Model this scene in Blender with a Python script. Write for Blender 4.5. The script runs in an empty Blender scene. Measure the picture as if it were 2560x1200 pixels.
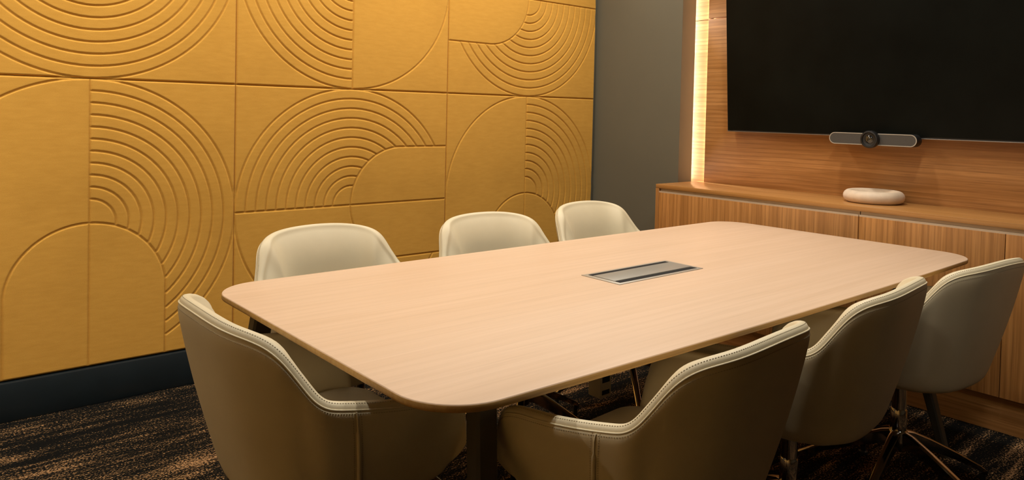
import bpy, math, random
import numpy as np
from mathutils import Vector, Matrix
random.seed(4)
SC = bpy.context.scene
COL = SC.collection
PI = math.pi

# ------------------------------------------------------------------ materials
def new_mat(name):
    m = bpy.data.materials.new(name); m.use_nodes = True
    nt = m.node_tree
    b = nt.nodes['Principled BSDF']
    return m, nt, b
def nd(nt, typ, **kw):
    n = nt.nodes.new(typ)
    for k, v in kw.items(): setattr(n, k, v)
    return n
def coords(nt, scale, rot=(0, 0, 0), loc=(0, 0, 0)):
    tc = nd(nt, 'ShaderNodeTexCoord'); mp = nd(nt, 'ShaderNodeMapping')
    mp.inputs['Scale'].default_value = scale; mp.inputs['Rotation'].default_value = rot
    mp.inputs['Location'].default_value = loc
    nt.links.new(tc.outputs['Object'], mp.inputs['Vector'])
    return mp.outputs['Vector']
def noise(nt, vec, scale=1, detail=3, rough=.55, dist=0):
    n = nd(nt, 'ShaderNodeTexNoise'); n.inputs['Scale'].default_value = scale
    n.inputs['Detail'].default_value = detail; n.inputs['Roughness'].default_value = rough
    n.inputs['Distortion'].default_value = dist
    nt.links.new(vec, n.inputs['Vector']); return n.outputs['Fac']
def ramp(nt, fac, stops, interp='LINEAR'):
    r = nd(nt, 'ShaderNodeValToRGB'); cr = r.color_ramp; cr.interpolation = interp
    while len(cr.elements) < len(stops): cr.elements.new(.5)
    for e, (p, c) in zip(cr.elements, stops): e.position = p; e.color = (*c, 1)
    nt.links.new(fac, r.inputs['Fac']); return r.outputs['Color']
def mix(nt, fac, a, b, mode='MIX'):
    m = nd(nt, 'ShaderNodeMix', data_type='RGBA', blend_type=mode)
    if isinstance(fac, (int, float)): m.inputs[0].default_value = fac
    else: nt.links.new(fac, m.inputs[0])
    for i, v in ((6, a), (7, b)):
        if isinstance(v, tuple): m.inputs[i].default_value = (*v, 1)
        else: nt.links.new(v, m.inputs[i])
    return m.outputs[2]
def bump(nt, b, h, strength=.3, dist=.001):
    n = nd(nt, 'ShaderNodeBump'); n.inputs['Strength'].default_value = strength
    n.inputs['Distance'].default_value = dist
    nt.links.new(h, n.inputs['Height']); nt.links.new(n.outputs['Normal'], b.inputs['Normal'])
def plain(name, col, rough=.5, metal=0, spec=.5, var=.06, scale=12, bmp=0, bscale=300):
    m, nt, b = new_mat(name)
    v = coords(nt, (1, 1, 1)); f = noise(nt, v, scale, 4)
    lo = tuple(c * (1 - var) for c in col); hi = tuple(min(1, c * (1 + var)) for c in col)
    nt.links.new(ramp(nt, f, [(.3, lo), (.7, hi)]), b.inputs['Base Color'])
    b.inputs['Roughness'].default_value = rough; b.inputs['Metallic'].default_value = metal
    b.inputs['Specular IOR Level'].default_value = spec
    if bmp: bump(nt, b, noise(nt, v, bscale, 3), bmp, .0006)
    return m
def wood(name, tones, axis, fine=260, along=4, figure=7, rough=.42, contrast=1.0, seed=0, pore=.5, wave=13, wamt=.42):
    """veneer: long streaks that run along `axis`"""
    m, nt, b = new_mat(name)
    def s(a, f):
        r = [f, f, f]; r[axis] = a; return tuple(r)
    vb = coords(nt, s(.45, figure), loc=(seed, seed * .7, seed * 1.3))
    f1 = noise(nt, vb, 1, 5, .62, .9)
    vf = coords(nt, s(along, fine), loc=(seed, 0, seed))
    f2 = noise(nt, vf, 1, 3, .6, .15)
    vm = coords(nt, s(along * .35, fine * .23), loc=(0, seed, 0))
    f3 = noise(nt, vm, 1, 4, .65, .5)
    c1 = ramp(nt, f1, [(.28, tones[0]), (.47, tones[1]), (.56, tones[2]), (.74, tones[1])])
    c3 = ramp(nt, f3, [(.32, tones[0]), (.55, tones[1]), (.75, tones[2])])
    c = mix(nt, .5, c1, c3)
    wv = nd(nt, 'ShaderNodeTexWave', wave_type='BANDS', bands_direction='Y' if axis == 2 else ('Z' if axis == 1 else 'Y'))
    nt.links.new(coords(nt, s(.16, 1), loc=(seed, seed, 0)), wv.inputs['Vector'])
    wv.inputs['Scale'].default_value = wave; wv.inputs['Distortion'].default_value = 6
    wv.inputs['Detail'].default_value = 3; wv.inputs['Detail Scale'].default_value = .35; wv.inputs['Detail Roughness'].default_value = .6
    wf = nd(nt, 'ShaderNodeMapRange'); nt.links.new(wv.outputs['Fac'], wf.inputs['Value'])
    wf.inputs['From Min'].default_value = .35; wf.inputs['From Max'].default_value = .05
    wf.inputs['To Min'].default_value = 0; wf.inputs['To Max'].default_value = wamt
    c = mix(nt, wf.outputs[0], c, tones[0])
    dark = tuple(x * .62 for x in tones[0])
    fac = nd(nt, 'ShaderNodeMapRange'); nt.links.new(f2, fac.inputs['Value'])
    fac.inputs['From Min'].default_value = .46; fac.inputs['From Max'].default_value = .30
    fac.inputs['To Min'].default_value = 0; fac.inputs['To Max'].default_value = pore * contrast
    c = mix(nt, fac.outputs[0], c, dark)
    nt.links.new(c, b.inputs['Base Color'])
    b.inputs['Roughness'].default_value = rough
    bump(nt, b, f2, .12, .0004)
    return m

M = {}
# felt
m, nt, b = new_mat('ochre_felt')
v = coords(nt, (1, 1, 1)); vs = coords(nt, (14, 1, 60))
base = ramp(nt, noise(nt, vs, 1, 5, .6), [(.3, (.63, .315, .047)), (.7, (.71, .368, .062))])
blot = ramp(nt, noise(nt, v, 2.3, 3, .5), [(.25, (.86, .84, .8)), (.5, (1, 1, 1)), (.8, (1.0, 1.0, 1.0))])
c = mix(nt, 1.0, base, blot, 'MULTIPLY')
spk = noise(nt, v, 420, 2)
c = mix(nt, .18, c, ramp(nt, spk, [(.35, (.40, .21, .04)), (.65, (.72, .43, .10))]))
nt.links.new(c, b.inputs['Base Color']); b.inputs['Roughness'].default_value = .95
b.inputs['Specular IOR Level'].default_value = .15
b.inputs['Sheen Weight'].default_value = .15; b.inputs['Sheen Tint'].default_value = (1, .8, .45, 1)
bump(nt, b, spk, .25, .0008)
M['felt'] = m
# leather
m, nt, b = new_mat('cream_leather')
v = coords(nt, (1, 1, 1))
vor = nd(nt, 'ShaderNodeTexVoronoi'); vor.inputs['Scale'].default_value = 420
nt.links.new(v, vor.inputs['Vector'])
c = ramp(nt, noise(nt, v, 5, 4), [(.3, (.69, .595, .395)), (.7, (.75, .65, .44))])
nt.links.new(c, b.inputs['Base Color']); b.inputs['Roughness'].default_value = .48
b.inputs['Specular IOR Level'].default_value = .42
bump(nt, b, vor.outputs['Distance'], .12, .0004)
M['leather'] = m
M['seat_leather'] = plain('cream_seat_leather', (.66, .56, .37), .5, bmp=.1, bscale=420)
M['thread'] = plain('taupe_thread', (.40, .335, .22), .8)
M['pipe'] = plain('cream_piping', (.76, .66, .44), .42)
# timber
M['oak_h'] = wood('veneer_horizontal', [(.27, .115, .030), (.43, .20, .058), (.56, .285, .10)], 1, along=5, figure=9, seed=2.1)
M['oak_v'] = wood('veneer_vertical', [(.29, .120, .030), (.46, .205, .055), (.60, .285, .088)], 2, along=5, figure=22, seed=5.3)
M['oak_top'] = wood('veneer_counter', [(.36, .165, .045), (.47, .225, .066), (.55, .275, .09)], 1, along=3, figure=8, rough=.3, seed=7.7, pore=.25, wave=12, wamt=.2)
M['table'] = wood('pale_table_laminate', [(.665, .462, .30), (.72, .51, .345), (.75, .54, .375)], 0, fine=150, along=3, figure=9, rough=.5, seed=3.3, pore=.16, wave=9, wamt=.3)
M['edge'] = wood('ply_table_edge', [(.40, .22, .06), (.50, .29, .09), (.58, .36, .13)], 0, fine=200, along=3, figure=20, rough=.45, seed=1.3, pore=.3, wamt=.2)
# paint, metal
M['wall'] = plain('olive_grey_paint', (.135, .126, .090), .6, var=.05, scale=1.5, bmp=.08, bscale=500)
M['room'] = plain('ochre_room_paint', (.62, .38, .11), .8, var=.04, scale=2)
M['ceil'] = plain('ceiling_paint', (.10, .09, .075), .9, var=.03, scale=2)
M['skirt'] = plain('black_skirting_paint', (.009, .015, .018), .42, spec=.5, var=.1)
M['black'] = plain('black_powder_coat', (.012, .012, .012), .38, var=.1)
M['legm'] = plain('table_leg_powder_coat', (.06, .053, .038), .4, var=.08)
M['chrome'] = plain('polished_chrome', (.62, .58, .52), .10, metal=1, var=.03)
M['alu'] = plain('brushed_aluminium', (.33, .31, .265), .45, metal=.35, var=.04)
M['alu_rim'] = plain('satin_aluminium_frame', (.46, .42, .35), .4, metal=.3, var=.04)
M['rail'] = plain('champagne_handle_rail', (.60, .47, .33), .45, metal=.25, var=.04)
M['slot'] = plain('black_brush_slot', (.004, .004, .004), .9)
M['screen'] = plain('glossy_black_screen', (.004, .0048, .0038), .35, var=.3, scale=3, spec=.1)
M['tvcase'] = plain('black_plastic', (.015, .015, .015), .45)
M['silver'] = plain('silver_bezel', (.35, .32, .30), .3, metal=.8)
M['stone'] = plain('cream_stone', (.70, .56, .41), .55, var=.12, scale=14)
M['grille'] = plain('charcoal_grille_cloth', (.065, .058, .048), .75, var=.2, scale=600)
M['glass'] = plain('dark_lens_glass', (.01, .012, .012), .05, spec=1)
M['gold'] = plain('lens_reflection_ring', (.30, .26, .18), .25, metal=.8)
M['grey_case'] = plain('beige_plastic_case', (.50, .42, .29), .5)
# carpet
m, nt, b = new_mat('flecked_carpet')
v = coords(nt, (1, 1, 1))
band = noise(nt, coords(nt, (1.0, 7.0, 1)), 1, 5, .6, .4)
band2 = noise(nt, coords(nt, (3.0, 26.0, 1)), 1, 3, .6, .3)
fleck = noise(nt, coords(nt, (125, 160, 1)), 1, 2, .65)
mixb = nd(nt, 'ShaderNodeMath', operation='ADD'); nt.links.new(band, mixb.inputs[0]); nt.links.new(band2, mixb.inputs[1])
sc_ = nd(nt, 'ShaderNodeMath', operation='MULTIPLY_ADD'); nt.links.new(mixb.outputs[0], sc_.inputs[0]); sc_.inputs[1].default_value = .55; sc_.inputs[2].default_value = -.55
ad = nd(nt, 'ShaderNodeMath', operation='ADD'); nt.links.new(sc_.outputs[0], ad.inputs[0]); nt.links.new(fleck, ad.inputs[1])
c = ramp(nt, ad.outputs[0], [(.49, (.006, .006, .0055)), (.555, (.020, .017, .011)), (.615, (.12, .068, .030)), (.69, (.42, .24, .11))])
nt.links.new(c, b.inputs['Base Color']); b.inputs['Roughness'].default_value = 1
b.inputs['Specular IOR Level'].default_value = .05
bump(nt, b, fleck, .9, .004)
M['carpet'] = m
def emit(name, col, s):
    m, nt, b = new_mat(name)
    b.inputs['Base Color'].default_value = (*col, 1)
    b.inputs['Emission Color'].default_value = (*col, 1); b.inputs['Emission Strength'].default_value = s
    return m
M['led'] = emit('led_strip_diffuser', (1, .78, .48), 6)
M['lamp'] = emit('down_and_fill_lens', (1, .80, .55), 8)

# ------------------------------------------------------------------ mesh helpers
class MB:
    def __init__(s): s.v = []; s.f = []
    def add(s, verts, faces):
        o = len(s.v); s.v += [tuple(p) for p in verts]; s.f += [tuple(i + o for i in f) for f in faces]; return s
    def box(s, x0, x1, y0, y1, z0, z1):
        vs = [(x, y, z) for x in (x0, x1) for y in (y0, y1) for z in (z0, z1)]
        return s.add(vs, [(0, 1, 3, 2), (4, 6, 7, 5), (0, 4, 5, 1), (2, 3, 7, 6), (0, 2, 6, 4), (1, 5, 7, 3)])
    def lathe(s, prof, n=48, axis='z', c=(0, 0, 0)):
        vs = []; fs = []
        for r, h in prof:
            for k in range(n):
                a = 2 * PI * k / n; p = (r * math.cos(a), r * math.sin(a), h)
                if axis == 'x': p = (h, p[0], p[1])
                if axis == 'y': p = (p[0], h, p[1])
                vs.append((p[0] + c[0], p[1] + c[1], p[2] + c[2]))
        for i in range(len(prof) - 1):
            for k in range(n):
                k2 = (k + 1) % n; fs.append((i * n + k, i * n + k2, (i + 1) * n + k2, (i + 1) * n + k))
        fs.append(tuple(range(n - 1, -1, -1))); fs.append(tuple((len(prof) - 1) * n + k for k in range(n)))
        return s.add(vs, fs)
    def loft(s, rings, cap=True, closed=True):
        n = len(rings[0]); vs = [p for r in rings for p in r]; fs = []
        for i in range(len(rings) - 1):
            for k in range(n if closed else n - 1):
                k2 = (k + 1) % n; fs.append((i * n + k, i * n + k2, (i + 1) * n + k2, (i + 1) * n + k))
        if cap: fs.append(tuple(range(n - 1, -1, -1))); fs.append(tuple((len(rings) - 1) * n + k for k in range(n)))
        return s.add(vs, fs)
    def tube(s, pts, r, n=8):
        pts = [Vector(p) for p in pts]; rings = []
        for i, p in enumerate(pts):
            t = (pts[min(i + 1, len(pts) - 1)] - pts[max(i - 1, 0)]).normalized()
            a = t.cross(Vector((0, 0, 1)))
            if a.length < 1e-3: a = t.cross(Vector((1, 0, 0)))
            a.normalize(); b = t.cross(a)
            rings.append([p + (a * math.cos(2 * PI * k / n) + b * math.sin(2 * PI * k / n)) * (r[i] if isinstance(r, list) else r) for k in range(n)])
        return s.loft(rings)
    def build(s, name, mat, parent=None, smooth=True, bevel=0, seg=2, angle=40):
        me = bpy.data.meshes.new(name); me.from_pydata(s.v, [], s.f); me.update()
        import bmesh
        bm = bmesh.new(); bm.from_mesh(me)
        bmesh.ops.recalc_face_normals(bm, faces=bm.faces)
        bm.to_mesh(me); bm.free()
        me.materials.append(mat)
        if smooth: me.shade_smooth() if hasattr(me, 'shade_smooth') else None
        o = bpy.data.objects.new(name, me); COL.objects.link(o)
        if parent: o.parent = parent
        if bevel:
            bv = o.modifiers.new('bevel', 'BEVEL'); bv.width = bevel; bv.segments = seg; bv.limit_method = 'ANGLE'
            bv.angle_limit = math.radians(35); bv.harden_normals = False
        if smooth:
            es = o.modifiers.new('edges', 'EDGE_SPLIT'); es.split_angle = math.radians(angle)
        return o
def tag(o, label, cat, group=None):
    o['label'] = label; o['category'] = cat
    if group: o['group'] = group
    return o
def thing(name, label, cat, loc=(0, 0, 0), rz=0, group=None):
    o = bpy.data.objects.new(name, None); COL.objects.link(o)
    o.location = loc; o.rotation_euler = (0, 0, rz); o.empty_display_size = .1
    return tag(o, label, cat, group)
def struct(o): o['kind'] = 'structure'; return o

# ------------------------------------------------------------------ camera (solved from the photograph's vanishing lines)
F, CX, CY = 1884.61, 1292.97, 332.94
yaw, pitch, roll = .8614, -.02803, .0231
import numpy as _n
fwd = Vector((math.cos(yaw) * math.cos(pitch), math.sin(yaw) * math.cos(pitch), math.sin(pitch)))
rt = Vector((math.sin(yaw), -math.cos(yaw), 0)); up = rt.cross(fwd)
r2 = rt * math.cos(roll) + up * math.sin(roll); u2 = -rt * math.sin(roll) + up * math.cos(roll)
cam = bpy.data.cameras.new('camera'); co = bpy.data.objects.new('camera', cam); COL.objects.link(co)
R3 = Matrix((r2, u2, -fwd)).transposed()
co.matrix_world = Matrix.Translation((-1.288, -3.5123, 1.2621)) @ R3.to_4x4()
cam.sensor_width = 36; cam.sensor_fit = 'HORIZONTAL'; cam.lens = 36 * F / 2560
cam.shift_x = -(CX - 1280) / 2560; cam.shift_y = (CY - 600) / 2560
cam.clip_start = .02
SC.camera = co

# ------------------------------------------------------------------ room
XR = 2.66; X0 = -3.4; Y0 = -6.2; H = 2.75
struct(MB().box(X0, XR, Y0, .05, -.05, 0).build('floor', M['carpet'], smooth=False))
ce = struct(MB().box(X0, XR + .1, Y0, .15, H, H + .05).build('ceiling', M['ceil'], smooth=False))
struct(MB().box(X0, XR + .1, .022, .12, 0, H).build('wall_left', M['wall'], smooth=False))
struct(MB().box(XR, XR + .1, Y0, .022, 0, H).build('wall_right', M['wall'], smooth=False))
struct(MB().box(X0 - .1, X0, Y0, .12, 0, H).build('wall_back', M['room'], smooth=False))
struct(MB().box(X0 - .1, XR + .1, Y0 - .1, Y0, 0, H).build('wall_front', M['wall'], smooth=False))
PE = -.693      # end of the pier
struct(MB().loft([[(2.424, .022, z), (2.424, PE, z), (2.556, PE, z), (2.556, PE + .085, z), (XR, PE + .085, z), (XR, .022, z)] for z in (0, H)]).build('wall_pier', M['wall'], smooth=False, bevel=.0015))
struct(MB().box(X0, 2.424, -.014, .022, 0, .156).build('baseboard_left', M['skirt'], bevel=.004))
struct(MB().box(2.412, 2.424, PE, -.014, 0, .156).build('baseboard_right', M['skirt'], bevel=.002))
# wood backing behind the feature panels (lit gap)
for i, (z0, z1) in enumerate(((.30, 1.8485), (1.8515, H))):
    struct(MB().box(2.590, XR, -3.9, PE + .085, z0, z1).build('trim_%d' % (i + 1), M['oak_h'], smooth=False))

# ------------------------------------------------------------------ carved felt tiles
U = .05
def tile_height(kind, n):
    """carved depth on an n x n grid of one 1.2 m tile; u to the right, v up, in groove units"""
    g = np.linspace(-12, 12, n)
    u, v = np.meshgrid(g, g, indexing='xy')
    if kind == 'rot': u, v = -u, -v; kind = 'fan'
    d = np.full(u.shape, 9.)
    r = np.hypot(u, v)
    def put(dist, mask):
        nonlocal d
        d = np.where(mask, np.minimum(d, np.abs(dist)), d)
    put(np.minimum(12 - np.abs(u), 12 - np.abs(v)) , np.ones_like(u, bool))
    if kind == 'arch':
        inside = ((v < -6) & (np.abs(u) < 6)) | (u * u + (v + 6) ** 2 < 36)
        out = ~inside
        put(u, np.ones_like(u, bool))
        put(r - 12, (v > 0) | ((u > 6)))
        for k in range(2, 12): put(r - k, (u > 0) & out)
        put(np.hypot(u, v + 6) - 6, v > -6)
        put(np.abs(u) - 6, v <= -6)
    elif kind == 'rings':
        for k in range(2, 13): put(r - k, np.ones_like(u, bool))
    elif kind == 'half':
        put(u, np.ones_like(u, bool)); put(r - 12, np.ones_like(u, bool))
        for k in range(2, 12): put(r - k, u < 0)
    elif kind == 'fan':
        S = ((u >= 6) & (np.abs(v) < 6)) | ((u < 6) & ((u - 6) ** 2 + v * v < 36))
        put(r - 12, ~S)
        for k in range(2, 12): put(r - k, (v > 0) & ~S)
        put(np.hypot(u - 6, v) - 6, u <= 6); put(np.abs(v) - 6, u > 6); put(v, np.ones_like(u, bool))
    dm = d * U
    w = .0056
    return np.where(dm < w, .0066 * (1 - (dm / w) ** 1.4), 0)
TH = .020
def felt_tile(x0, z0, kind, label):
    n = 401
    h = tile_height(kind, n)
    g = np.linspace(.0008, 1.1992, n)
    xx, zz = np.meshgrid(g, g, indexing='xy')
    co_ = np.stack([xx, h, zz], -1).reshape(-1, 3)      # face at y=0, carved towards +y
    idx = np.arange(n * n).reshape(n, n)
    a = idx[:-1, :-1].ravel(); b_ = idx[:-1, 1:].ravel(); c_ = idx[1:, 1:].ravel(); d_ = idx[1:, :-1].ravel()
    q = np.stack([a, b_, c_, d_], -1)
    # rim down to the back
    loop = np.concatenate([idx[0, :], idx[1:, -1], idx[-1, -2::-1], idx[-2:0:-1, 0]])
    back = co_[loop].copy(); back[:, 1] = TH
    nb = len(loop); base = n * n
    k = np.arange(nb); k2 = (k + 1) % nb
    side = np.stack([loop[k], base + k, base + k2, loop[k2]], -1)
    V = np.vstack([co_, back]); Q = np.vstack([q, side])
    me = bpy.data.meshes.new('felt_tile')
    me.vertices.add(len(V)); me.vertices.foreach_set('co', V.ravel().astype(np.float32))
    me.loops.add(Q.size); me.loops.foreach_set('vertex_index', Q.ravel().astype(np.int32))
    me.polygons.add(len(Q)); me.polygons.foreach_set('loop_start', np.arange(0, Q.size, 4, dtype=np.int32))
    me.polygons.foreach_set('use_smooth', np.ones(len(Q), bool))
    me.update(calc_edges=True); me.validate()
    me.materials.append(M['felt'])
    o = bpy.data.objects.new('felt_tile', me); COL.objects.link(o); o.location = (x0, 0, z0)
    return tag(o, label, 'wall panel', 'carved ochre felt tiles on the left wall')
ZB = .16
felt_tile(-1.2, ZB, 'arch', 'carved ochre felt tile, lower row at far left, arch under right-hand rings')
felt_tile(0, ZB, 'fan', 'carved ochre felt tile with rainbow arcs, lower row, behind the leftmost far chair')
felt_tile(1.2, ZB, 'arch', 'carved ochre felt tile in lower row touching the grey pier, arch behind far chairs')
felt_tile(-1.2, ZB + 1.2, 'rings', 'carved ochre felt tile of full concentric rings at top left')
felt_tile(0, ZB + 1.2, 'half', 'carved ochre felt tile, middle of upper row, rings only on its left half')
felt_tile(1.2, ZB + 1.2, 'rot', 'carved ochre felt tile in upper row touching the grey pier, downward fan')

# ------------------------------------------------------------------ timber feature wall
FX = 2.550
PL = -.790
p = MB().box(FX, FX + .012, -3.9, PL, .864, 1.8485).build('wall_panel', M['oak_h'], bevel=.001)
tag(p, 'wide brown veneer wall panel behind the television, resting on the sideboard top', 'wall panel')
p = MB().box(FX, FX + .012, -3.9, PL, 1.8515, H).build('wall_panel', M['oak_h'], bevel=.001)
tag(p, 'upper brown veneer wall panel above the horizontal joint beside the television', 'wall panel')
t = thing('light_strip', 'glowing warm vertical light strip in the gap left of the veneer wall', 'light', (FX + .0175, PL - .006, .87))
MB().box(-.0055, -.003, -.020, .002, 0, 1.86).build('channel', M['alu'], t, smooth=False)
MB().box(-.003, -.0025, -.018, -.002, 0, 1.86).build('diffuser', M['led'], t, smooth=False)

# ------------------------------------------------------------------ sideboard
CXF = 2.173; ZT = .864; YS = -.727; YE = -3.9
o = MB().box(CXF, 2.606, YE, YS, ZT - .023, ZT)
o = MB().box(CXF, 2.588, YE, YS, ZT - .023, ZT)
t = thing('countertop', 'long brown veneer sideboard top with mitred end, carrying the stone bowl', 'countertop', (0, 0, 0))
o.build('top', M['oak_top'], t, bevel=.0015)
MB().box(CXF, FX, YS - .022, YS, 0, ZT - .0232).build('end_panel', M['oak_v'], t, bevel=.0015)
o = MB().box(CXF + .04, CXF + .058, YE, YS - .0225, 0, .148).build('kickboard', M['oak_h'], bevel=.001)
tag(o, 'brown veneer kickboard under the sideboard doors, on the dark carpet', 'plinth')
def unit(ya, yb, splits, label):
    t = thing('cabinet_unit', label, 'cabinet', (CXF, yb, .15))
    MB().box(.022, .370, ya - yb, 0, .0, ZT - .0232 - .15).build('carcass', M['tvcase'], t, smooth=False)
    edges = [0] + [s - yb for s in splits] + [ya - yb]
    for a, b_ in zip(edges[:-1], edges[1:]):
        d = MB().box(0, .019, b_ + .0013, a - .0013, .004, .667).build('door', M['oak_v'], t, bevel=.001)
    r = MB()
    # J-shaped pull rail
    r.box(.001, .005, ya - yb + .001, -.001, .667, .6755)
    r.box(.005, .020, ya - yb + .001, -.001, .667, .669)
    r.box(.017, .0215, ya - yb + .001, -.001, .669, .69)
    r.build('handle_rail', M['rail'], t, smooth=False)
unit(-1.912, YS - .0225, [], 'sideboard cabinet nearest the grey pier, with one wide brown veneer door')
unit(-3.10, -1.914, [-2.507], 'sideboard cabinet right of the table end, with two narrower veneer doors')
unit(-3.9, -3.102, [], 'sideboard cabinet furthest from the grey pier, with one brown veneer door')

# ------------------------------------------------------------------ television and video bar
TL = -.990; TW = 1.72; THh = .975
tv = thing('television', 'large black wall-mounted television tilted forward above the sideboard', 'television', (2.485, TL - TW / 2, 1.182))
tilt = math.radians(4.2)
tv.rotation_euler = (0, -tilt, 0)
MB().box(-.003, .0, -TW / 2 + .004, TW / 2 - .004, .006, THh - .004).build('screen', M['screen'], tv, smooth=False)
MB().box(-.0, .028, -TW / 2, TW / 2, 0.0, THh).build('housing', M['tvcase'], tv, bevel=.002)
MB().box(-.0045, .018, -TW / 2, TW / 2, -.004, .0).build('bottom_bezel', M['silver'], tv, bevel=.0008)
MB().box(.028, .062, -.35, .35, .15, .6).build('rear_cover', M['tvcase'], tv, bevel=.01)
MB().box(.0625, .100, -.25, .25, .50, .56).build('wall_bracket', M['black'], tv, bevel=.003)
def stadium(L, h, x, n=20):
    pts = []
    for s, c in ((1, L / 2 - h / 2), (-1, -(L / 2 - h / 2))):
        for k in range(n + 1):
            a = -PI / 2 + PI * k / n
            pts.append((x, c + s * math.cos(a) * h / 2, s * math.sin(a) * h / 2))
    return pts
BY = -1.850
vb = thing('video_bar', 'grey and black video conferencing bar with round lens below the television', 'camera', (2.415, BY, 1.169))
L_, h_ = .425, .060
MB().loft([stadium(L_ - .012, h_ - .012, .064), stadium(L_, h_, .052), stadium(L_, h_, .004), stadium(L_ - .004, h_ - .004, .0)]).build('body', M['tvcase'], vb, angle=50)
MB().loft([stadium(L_ - .002, h_ - .002, -.001), stadium(L_ - .002, h_ - .002, -.004), stadium(L_ - .010, h_ - .010, -.004), stadium(L_ - .010, h_ - .010, -.001)], cap=False).build('front_trim', M['alu_rim'], vb, angle=60)
MB().loft([stadium(L_ - .0105, h_ - .0105, -.0005), stadium(L_ - .0105, h_ - .0105, -.003)]).build('speaker_grille', M['grille'], vb, angle=50)
lh = MB().lathe([(.041, 0), (.043, -.006), (.043, -.026), (.040, -.031), (.034, -.032), (.030, -.026), (.020, -.024)], 48, 'x').build('lens_housing', M['black'], vb)
MB().lathe([(.0195, -.022), (.0195, -.0245), (.016, -.026), (.009, -.0285), (.001, -.0295)], 40, 'x').build('lens', M['glass'], lh)
MB().lathe([(.0125, -.0282), (.0125, -.0292), (.0105, -.0292), (.0105, -.0282)], 32, 'x').build('lens_ring', M['gold'], lh)
MB().box(.064, .110, -.03, .03, -.024, .002).build('mounting_arm', M['black'], vb, bevel=.002)

# stone bowl
bw = []
R_o = .137
for k in range(25):
    a = -PI / 2 + 1.9 * PI / 2 * k / 24 * 1.0
    bw.append((R_o - .030 + .030 * math.cos(a), .030 + .030 * math.sin(a)))
bw = [(.04, 0)] + bw + [(R_o - .043, .056), (R_o - .052, .046), (R_o - .062, .030), (.05, .022), (.002, .021)]
o = MB().lathe(bw, 96).build('bowl', M['stone'], angle=70)
o.location = (2.405, -1.875, ZT)
tag(o, 'round cream stone bowl with thick rounded rim on the sideboard top', 'bowl')

# ------------------------------------------------------------------ table
TZT = .7228
TX0, TX1, TY0, TY1, TZ = -.555, 1.997, -2.468, -1.312, .74
tb = thing('conference_table', 'long pale wood conference table with rounded corners and splayed dark legs', 'table', (.72, -1.89, 0))
def outline(inset=0):
    r = .135 - inset; pts = []
    cs = [(TX1 - .135, TY1 - .135, 0), (TX0 + .135, TY1 - .135, 90), (TX0 + .135, TY0 + .135, 180), (TX1 - .135, TY0 + .135, 270)]
    for j, (cx, cy, a0) in enumerate(cs):
        for k in range(15):
            a = math.radians(a0 + 90 * k / 14); pts.append([cx + r * math.cos(a), cy + r * math.sin(a)])
        nx = cs[(j + 1) % 4]
        if j in (0, 2):                      # long sides, slightly bowed on the near side
            y = cy + r * math.sin(math.radians(a0 + 90)); xa, xb = cx, nx[0]
            for k in range(1, 24): pts.append([xa + (xb - xa) * k / 24, y])
    out = []
    for x, y in pts:
        s = max(0, 1 - ((x - .72) / 1.2755) ** 2)
        if y < -1.89: y -= .018 * s * (min(1, (-1.89 - y) / .5))
        out.append((x - .72, y + 1.89))
    return out
rings = [[(x, y, z) for x, y in outline(i)] for i, z in ((.010, TZ - .0165), (.002, TZ - .0160), (.0004, TZ - .0140), (0, TZ - .011), (0, TZ - .0045), (.0006, TZ - .0026))]
MB().loft(rings).build('edge_band', M['edge'], tb, angle=60)
rings = [[(x, y, z) for x, y in outline(i)] for i, z in ((.0008, TZ - .0027), (.0014, TZ - .001), (.003, TZ))]
MB().loft(rings).build('tabletop', M['table'], tb, angle=60)
def tleg(tx, ty, fx, fy, top=.056):
    dx, dy = fx - tx, fy - ty; rs = []
    for z, s in ((TZT, top), (.70, top * .97), (.56, .054), (.4, .050), (.02, .038), (0, .036)):
        k = (TZT - z) / TZT; x = tx + dx * k - .72; y = ty + dy * k + 1.89; h = s / 2; w = h * .8
        c_ = .006
        rs.append([(x - h + c_, y - w, z), (x + h - c_, y - w, z), (x + h, y - w + c_, z), (x + h, y + w - c_, z), (x + h - c_, y + w, z), (x - h + c_, y + w, z), (x - h, y + w - c_, z), (x - h, y - w + c_, z)])
    MB().loft(rs).build('leg', M['legm'], tb, angle=30)
tleg(-.33, -2.30, -.41, -2.44); tleg(1.68, -2.29, 1.79, -2.45, .092)
tleg(-.455, -1.48, -.515, -1.34); tleg(1.68, -1.49, 1.79, -1.33, .092)
fr = MB()
for y in (-2.24, -1.54): fr.box((-.36 if y < -1.9 else -.47) - .72, 1.71 - .72, y - .02 + 1.89, y + .02 + 1.89, .672, TZT)
fr.loft([[(x - .72, y + 1.89, z) for x, y, z in r] for r in ([(-.35, -2.30, .671), (-.31, -2.30, .671), (-.31, -2.30, .713), (-.35, -2.30, .713)], [(-.475, -1.48, .671), (-.435, -1.48, .671), (-.435, -1.48, .713), (-.475, -1.48, .713)])])
fr.box(1.66 - .72, 1.70 - .72, -2.30 + 1.89, -1.48 + 1.89, .671, .713)
fr.build('underframe', M['black'], tb, smooth=False, bevel=.002)
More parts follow.
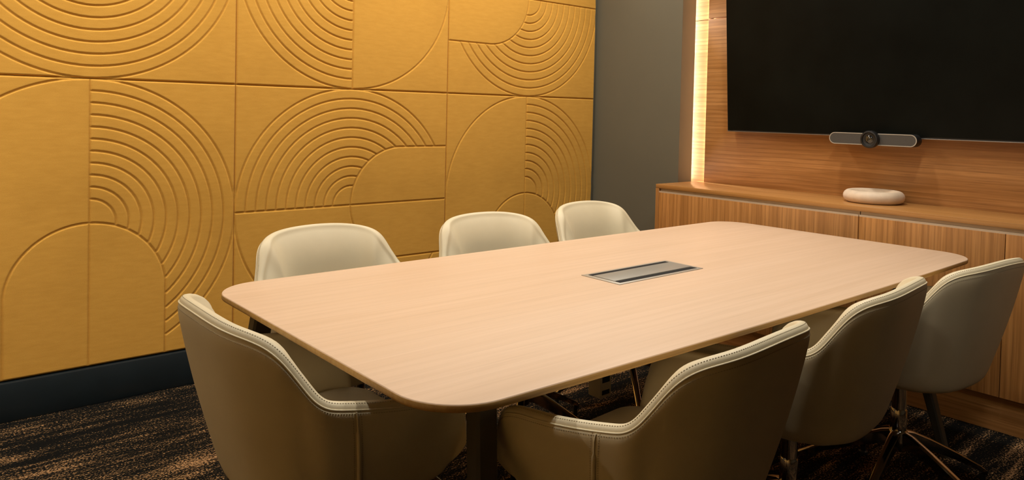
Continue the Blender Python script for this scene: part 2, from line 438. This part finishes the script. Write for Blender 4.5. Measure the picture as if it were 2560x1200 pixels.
# power box in the top
pb = thing('power_box', 'brushed metal flap power box with two black slots set into the tabletop', 'power outlet', (.666, -1.901, TZ))
MB().box(-.214, .214, -.082, .082, .0003, .0020).build('frame', M['alu_rim'], pb, bevel=.0008)
MB().box(-.196, .196, -.046, .046, .0021, .0040).build('flap', M['alu'], pb, bevel=.0006)
for y in (-.0585, .0585):
    MB().box(-.196, .196, y - .010, y + .010, .0021, .0027).build('brush_slot', M['slot'], pb, smooth=False)
cs_ = MB().box(-.228, -.176, -.026, .026, -.368, -.0185).build('socket_housing', M['grey_case'], pb, bevel=.004)
for z, q_ in ((-.305, .014), (-.350, .007), (-.22, .014), (-.14, .014)): MB().box(-.219, -.186, -.0275, -.0262, z - q_, z + q_).build('socket', M['slot'], cs_, smooth=False)
cs_['label'] = 'beige plastic socket housing hanging under the tabletop'

# ------------------------------------------------------------------ chairs
CT = np.array([[0, 0, .845], [.133, .012, .837], [.214, .062, .812], [.243, .107, .748], [.263, .142, .70], [.271, .193, .684],
               [.283, .306, .667], [.279, .425, .652], [.274, .462, .618], [.268, .474, .55]])
def crom(P, n):
    P = np.vstack([2 * P[0] - P[1], P, 2 * P[-1] - P[-2]]); out = []
    for i in range(1, len(P) - 2):
        p0, p1, p2, p3 = P[i - 1:i + 3]; t = np.linspace(0, 1, n, endpoint=False)[:, None]
        out.append(.5 * ((2 * p1) + (-p0 + p2) * t + (2 * p0 - 5 * p1 + 4 * p2 - p3) * t ** 2 + (-p0 + 3 * p1 - 3 * p2 + p3) * t ** 3))
    return np.vstack(out + [P[-2:-1]])
left = CT[::-1].copy(); left[:, 0] *= -1
RIM = crom(np.vstack([left[:-1], CT]), 9)
# a little smoothing, keeps the ends
for _ in range(6): RIM[1:-1] = .25 * RIM[:-2] + .5 * RIM[1:-1] + .25 * RIM[2:]
NS = len(RIM)
tan = np.gradient(RIM, axis=0)
nor = np.stack([tan[:, 1], -tan[:, 0], np.zeros(NS)], -1)
# plan normals get smoothed and made outward
for i in range(NS):
    if np.hypot(*nor[i, :2]) < 1e-6: nor[i] = nor[i - 1]
nor /= np.linalg.norm(nor, axis=1)[:, None]
cen = np.array([0, .26, 0])
for i in range(NS):
    if np.dot(nor[i, :2], RIM[i, :2] - cen[:2]) < 0: nor[i] *= -1
# ends keep pointing sideways
for i in range(NS):
    if RIM[i, 1] > .40: nor[i] = (np.sign(RIM[i, 0]), 0, 0)
for _ in range(14): nor[1:-1] = .25 * nor[:-2] + .5 * nor[1:-1] + .25 * nor[2:]
nor /= np.linalg.norm(nor, axis=1)[:, None]
ZBOT = .43
ARC = np.concatenate([[0], np.cumsum(np.linalg.norm(np.diff(RIM, axis=0), axis=1))])
_ac = [ARC[np.argmin(np.linalg.norm(RIM - np.array([sg * .222, .068, .80]), axis=1))] for sg in (-1, 1)]
HI = .0135 + .013 * sum(np.exp(-((ARC - a_) / .05) ** 2) for a_ in _ac)   # the pad is fuller where the wings turn
def bottom(i, k=1.0):
    x, y, _ = RIM[i]
    f = min(1, max(0, y / .42))
    return np.array([x * (.86 - .01 * f) * k, .26 + ((.068 + y * .845) - .26) * k, ZBOT])
def outer_pt(i, t):
    """outer upholstery at rim sample i, t=0 rim .. 1 lower edge"""
    p0 = RIM[i] + nor[i] * .0130; p0[2] -= .003
    b = bottom(i); b[2] = ZBOT + .045
    w = t
    q = p0 + (b - p0) * w
    bulge = .0085 * (1 - math.exp(-t / .035)) * (1 - t) + .006 * math.sin(PI * min(1, t))
    return q + nor[i] * bulge
def inner_pt(i, t):
    p0 = RIM[i] - nor[i] * HI[i]; p0[2] -= .005
    b = bottom(i, .80); b[2] = .47
    q = p0 + (b - p0) * t
    return q - nor[i] * .024 * math.sin(PI * min(1, t * 1.3) ** .75) if t < .77 else q - nor[i] * .0
def make_chair():
    t = thing('armchair', '', 'chair')
    rows = 18
    m = MB()
    prof = []
    for i in range(NS):
        col = [outer_pt(i, (j / rows) ** 1.5) for j in range(rows, -1, -1)]
        prof.append(col)
    # lower roll to the underside
    full = []
    for i in range(NS):
        b = bottom(i)
        r = [bottom(i, .50), bottom(i, .74) + [0, 0, .001], bottom(i, .84) + [0, 0, .005], bottom(i, .91) + [0, 0, .013], bottom(i, .96) + [0, 0, .026]]
        full.append(r + prof[i])
    nv = len(full[0])
    m.loft([list(map(tuple, c)) for c in full], cap=False, closed=False)
    # underside fan
    cidx = len(m.v); m.v.append((0, .26, ZBOT - .002))
    for i in range(NS - 1): m.f.append((i * nv, (i + 1) * nv, cidx))
    m.f.append(((NS - 1) * nv, 0, cidx))
    m.build('outer_shell', M['leather'], t, angle=80)
    # inner lining and rounded rim band
    m = MB(); cols = []
    for i in range(NS):
        T = tan[i] / np.linalg.norm(tan[i]); N = nor[i]; Up = np.cross(T, N); 
        if Up[2] < 0: Up = -Up
        if abs(Up[2]) < .2: Up = Up
        band = []
        for k in range(9):
            a = PI * k / 8
            band.append(RIM[i] + N * (.0130 if k < 4 else HI[i]) * math.cos(a) + Up * (.0085 * math.sin(a)) - np.array([0, 0, .003]) * (abs(math.cos(a)) ** 3))
        cols.append([outer_pt(i, .0) - nor[i] * .002] + band + [inner_pt(i, (j / rows) ** 1.3) for j in range(1, rows + 1)])
    nv = len(cols[0])
    m.loft([list(map(tuple, c)) for c in cols], cap=False, closed=False)
    m.build('inner_shell', M['leather'], t, angle=80)
    # arm end caps
    for i in (0, NS - 1):
        m = MB()
        a = [outer_pt(i, j / rows) + [0, .0005, 0] for j in range(rows + 1)]; b_ = [inner_pt(i, j / rows) + [0, .0005, 0] for j in range(rows + 1)]
        vs = [tuple(p) for p in a + b_]; n = rows + 1
        m.add(vs, [(j, j + 1, n + j + 1, n + j) for j in range(rows)])
        m.build('arm_end', M['leather'], t, angle=80)
    # piping below the band on the outside
    pts = [outer_pt(i, .004) + nor[i] * .0006 for i in range(NS)]
    MB().tube(pts, .0019, 8).build('piping', M['pipe'], t, angle=80)
    # stitching: two rows
    m = MB()
    def dashes(m, line, nrm, step=.0056, ln=.0032, w=.00042):
        line = [Vector(p) for p in line]; acc = 0
        for i in range(len(line) - 1):
            a, b_ = line[i], line[i + 1]; L = (b_ - a).length
            if L < 1e-6: continue
            d = (b_ - a) / L; pos = (step - acc) % step
            while pos < L:
                c = a + d * pos; N = Vector(nrm[i]); s = d.cross(N).normalized() * w; e = d * ln / 2; o_ = N * .00035
                vs = [c - e - s + o_, c + e - s + o_, c + e + s + o_, c - e + s + o_, c - e - s - o_, c + e - s - o_, c + e + s - o_, c - e + s - o_]
                m.add(vs, [(0, 1, 2, 3), (0, 4, 5, 1), (1, 5, 6, 2), (2, 6, 7, 3), (3, 7, 4, 0)])
                pos += step
            acc = (acc + L) % step
    sr = range(6, NS - 6)
    dashes(m, [outer_pt(i, .036) + nor[i] * .0003 for i in sr], [nor[i] for i in sr])
    topn = []
    lin = []
    for i in sr:
        T = tan[i] / np.linalg.norm(tan[i]); N = nor[i]; Up = np.cross(T, N); Up = Up if Up[2] > 0 else -Up
        a = PI * .33
        lin.append(RIM[i] + N * (.0130 * math.cos(a)) + Up * .0085 * math.sin(a) - np.array([0, 0, .003]) * abs(math.cos(a)) ** 3 + (N * math.cos(a) + Up * math.sin(a)) * .0004)
        topn.append(N * math.cos(a) + Up * math.sin(a))
    dashes(m, lin, topn)
    # side seams: sample nearest the end of the arm curve
    for sgn in (-1, 1):
        i = min(range(NS), key=lambda k: abs(RIM[k, 1] - .20) + (0 if RIM[k, 0] * sgn > 0 else 9))
        T = tan[i] / np.linalg.norm(tan[i]); 
        line = [outer_pt(i, .02 + .93 * k / 24) + nor[i] * .0004 for k in range(25)]
        MB().tube([p + nor[i] * (.0005 + .003 * max(0, (k - 6) / 18)) for k, p in enumerate(line)], [.0018 if k < 6 else .0042 for k in range(len(line))], 8).build('side_seam', M['pipe'], t, angle=80)
        th = np.array([T[0], T[1], 0]); th /= np.linalg.norm(th)
        for s in (-.0085, .0085):
            L2 = [p + th * s for p in line[:24]]
            dashes(m, L2, [nor[i]] * len(L2))
    m.build('stitching', M['thread'], t, smooth=False)
    # seat cushion
    m = MB(); rings = []
    def sring(k, z):
        pts = []
        w, yb, yf, r = .208 * k, .26 - .150 * k, .26 + .225 * k, .07
        for cx, cy, a0 in ((w - r, yf - r, 0), (-w + r, yf - r, 90), (-w + r, yb + r, 180), (w - r, yb + r, 270)):
            for j in range(9):
                a = math.radians(a0 + 90 * j / 8); pts.append((cx + r * math.cos(a), cy + r * math.sin(a), z))
        return pts
    for k, z in ((.90, .437), (.95, .447), (.99, .470), (1.02, .505), (1.0, .522), (.93, .533), (.75, .539), (.5, .541)): rings.append(sring(k, z))
    m.loft(rings).build('seat', M['seat_leather'], t, angle=70)
    # swivel base
    c = (0, .30, 0)
    MB().box(-.09, .09, .21, .39, .405, .428).build('seat_plate', M['black'], t, bevel=.003)
    MB().lathe([(.0225, .305), (.0225, .406)], 28, c=c).build('post', M['chrome'], t)
    MB().lathe([(.0235, .225), (.0255, .232), (.0255, .30), (.0235, .305)], 28, c=c).build('collar', M['chrome'], t)
    MB().lathe([(.024, .165), (.029, .175), (.030, .228), (.026, .2345)], 28, c=c).build('hub', M['chrome'], t)
    for k in range(5):
        a = math.radians(STAR + 72 * k); d = Vector((math.cos(a), math.sin(a), 0)); s = Vector((-d.y, d.x, 0)); cc = Vector(c)
        rs = []
        for r, zt, zb, w in ((.022, .232, .178, .016), (.05, .226, .180, .015), (.12, .196, .158, .0135), (.22, .146, .118, .0125), (.315, .094, .073, .0115), (.338, .078, .060, .011), (.345, .066, .052, .010)):
            p = cc + d * r
            rs.append([tuple(p + s * w * .55 + Vector((0, 0, zt))), tuple(p + s * w + Vector((0, 0, zt - .004))), tuple(p + s * w * .8 + Vector((0, 0, zb))), tuple(p - s * w * .8 + Vector((0, 0, zb))), tuple(p - s * w + Vector((0, 0, zt - .004))), tuple(p - s * w * .55 + Vector((0, 0, zt)))])
        lg = MB().loft(rs).build('leg', M['chrome'], t, angle=35)
        MB().lathe([(.016, 0), (.017, .004), (.016, .010), (.009, .013), (.009, .060)], 20, c=tuple(cc + d * .334)).build('glide', M['black'], lg)
    return t
STAR = 334.8
chairs = [
    ('C1', .026, -2.758, 4.2, 'cream leather armchair nearest the camera on the near long side, back to camera'),
    ('C2', .721, -2.725, 6.5, 'cream leather armchair in the middle of the three on the near side, back to camera'),
    ('C3', 1.293, -2.765, -4.8, 'cream leather armchair on the near side closest to the sideboard, at right edge'),
    ('B', -.778, -1.935, -90.1, 'cream leather armchair at the left short end of the table'),
    ('A1', -.108, -1.056, 183.2, 'cream leather armchair on the wall side, leftmost of three facing the camera'),
    ('A2', .593, -1.107, 177.2, 'cream leather armchair on the wall side, middle of three facing the camera'),
    ('A3', 1.232, -1.044, 183.1, 'cream leather armchair on the wall side, beside the grey pier'),
]
proto = make_chair()
for n, (c, x, y, a, lab) in enumerate(chairs):
    if n == 0: r = proto
    else:
        r = proto.copy(); COL.objects.link(r)
        for ch in [q for q in proto.children]:
            k = ch.copy(); COL.objects.link(k); k.parent = r
            for g_ in ch.children:
                d = g_.copy(); COL.objects.link(d); d.parent = k
    r.location = (x, y, 0); r.rotation_euler = (0, 0, math.radians(a))
    tag(r, lab, 'chair', 'cream armchairs around the table')

# ------------------------------------------------------------------ lights
WARM = (1, .93, .83)
def area(name, loc, size, power, col=WARM, rot=(0, 0, 0), shape='DISK', sy=None, spread=180):
    l = bpy.data.lights.new(name, 'AREA'); l.shape = shape; l.size = size
    if sy: l.size_y = sy
    l.energy = power; l.color = col; l.spread = math.radians(spread)
    o = bpy.data.objects.new(name, l); COL.objects.link(o); o.location = loc; o.rotation_euler = rot
    return o
for x, y, pw, sp_ in ((-.82, -2.25, 9, 160), (.15, -2.55, 11, 160), (1.2, -2.55, 11, 160), (1.7, -1.7, 13, 160), (-.7, -4.9, .8, 36), (-2.2, -2.0, 6, 62), (-3.05, -2.0, 13, 80), (-3.05, -3.6, 12, 80)):  # table downlights first, then added unseen fill lamps for sideboard, wall and bounce
    MB().lathe([(.075, -.004), (.078, 0), (.085, 0), (.085, -.006), (.075, -.006)], 32, c=(x, y, H)).build('down_and_fill_ring', M['alu'], ce, smooth=True)
    MB().lathe([(.072, -.002), (.072, -.001)], 32, c=(x, y, H)).build('down_and_fill_lens', M['lamp'], ce, smooth=False)
    d_ = Vector((2.87, 2.4, -2.55)) if sp_ == 36 else Vector((.9, 2.2, -2.25)) if sp_ == 62 else Vector((0, 0, -1))     # added fill lamps are aimed at the sideboard and the lower left wall
    area('down_and_fill_lamp', (x, y, H - .012), .16, pw, rot=d_.to_track_quat('-Z', 'Y').to_euler(), spread=sp_)
sl = MB().box(-3.2, 2.3, -.66, -.60, H - .006, H - .001).build('fill_slot_diffuser', M['lamp'], ce, smooth=False)  # slot fitting added out of view for the wall fill
MB().box(-3.22, 2.32, -.68, -.58, H - .005, H - .0005).build('fill_slot_frame', M['alu'], ce, smooth=False)
area('wall_fill', (-.45, -.63, H - .012), 5.5, 53, rot=(math.radians(12), 0, 0), shape='RECTANGLE', sy=.06, spread=165)  # linear fill added on the unseen ceiling to light the felt wall evenly
# LED behind the edge of the feature panel, shining into the gap
lp_ = area('led_gap', (2.573, PE + .078, 1.80), .024, 12.0, (1, .96, .93), (-PI / 2, 0, 0), 'RECTANGLE', 1.86, spread=160)
lg_ = area('led_gap', (FX + .0155, PL - .006, 1.80), .010, 2.5, (1, .93, .84), (0, 0, 0), 'RECTANGLE', 1.86, spread=150)
lg_.rotation_euler = Matrix(((.35, 0, -.937), (-.937, 0, -.35), (0, 1, 0))).to_euler()
w = bpy.data.worlds.new('world'); SC.world = w; w.use_nodes = True
w.node_tree.nodes['Background'].inputs[0].default_value = (.9, .75, .55, 1)
w.node_tree.nodes['Background'].inputs[1].default_value = .05
SC.view_settings.view_transform = 'Standard'; SC.view_settings.look = 'None'
SC.view_settings.exposure = .10; SC.view_settings.gamma = 1
SC.view_settings.use_curve_mapping = False
SC.cycles.max_bounces = 8; SC.cycles.diffuse_bounces = 3
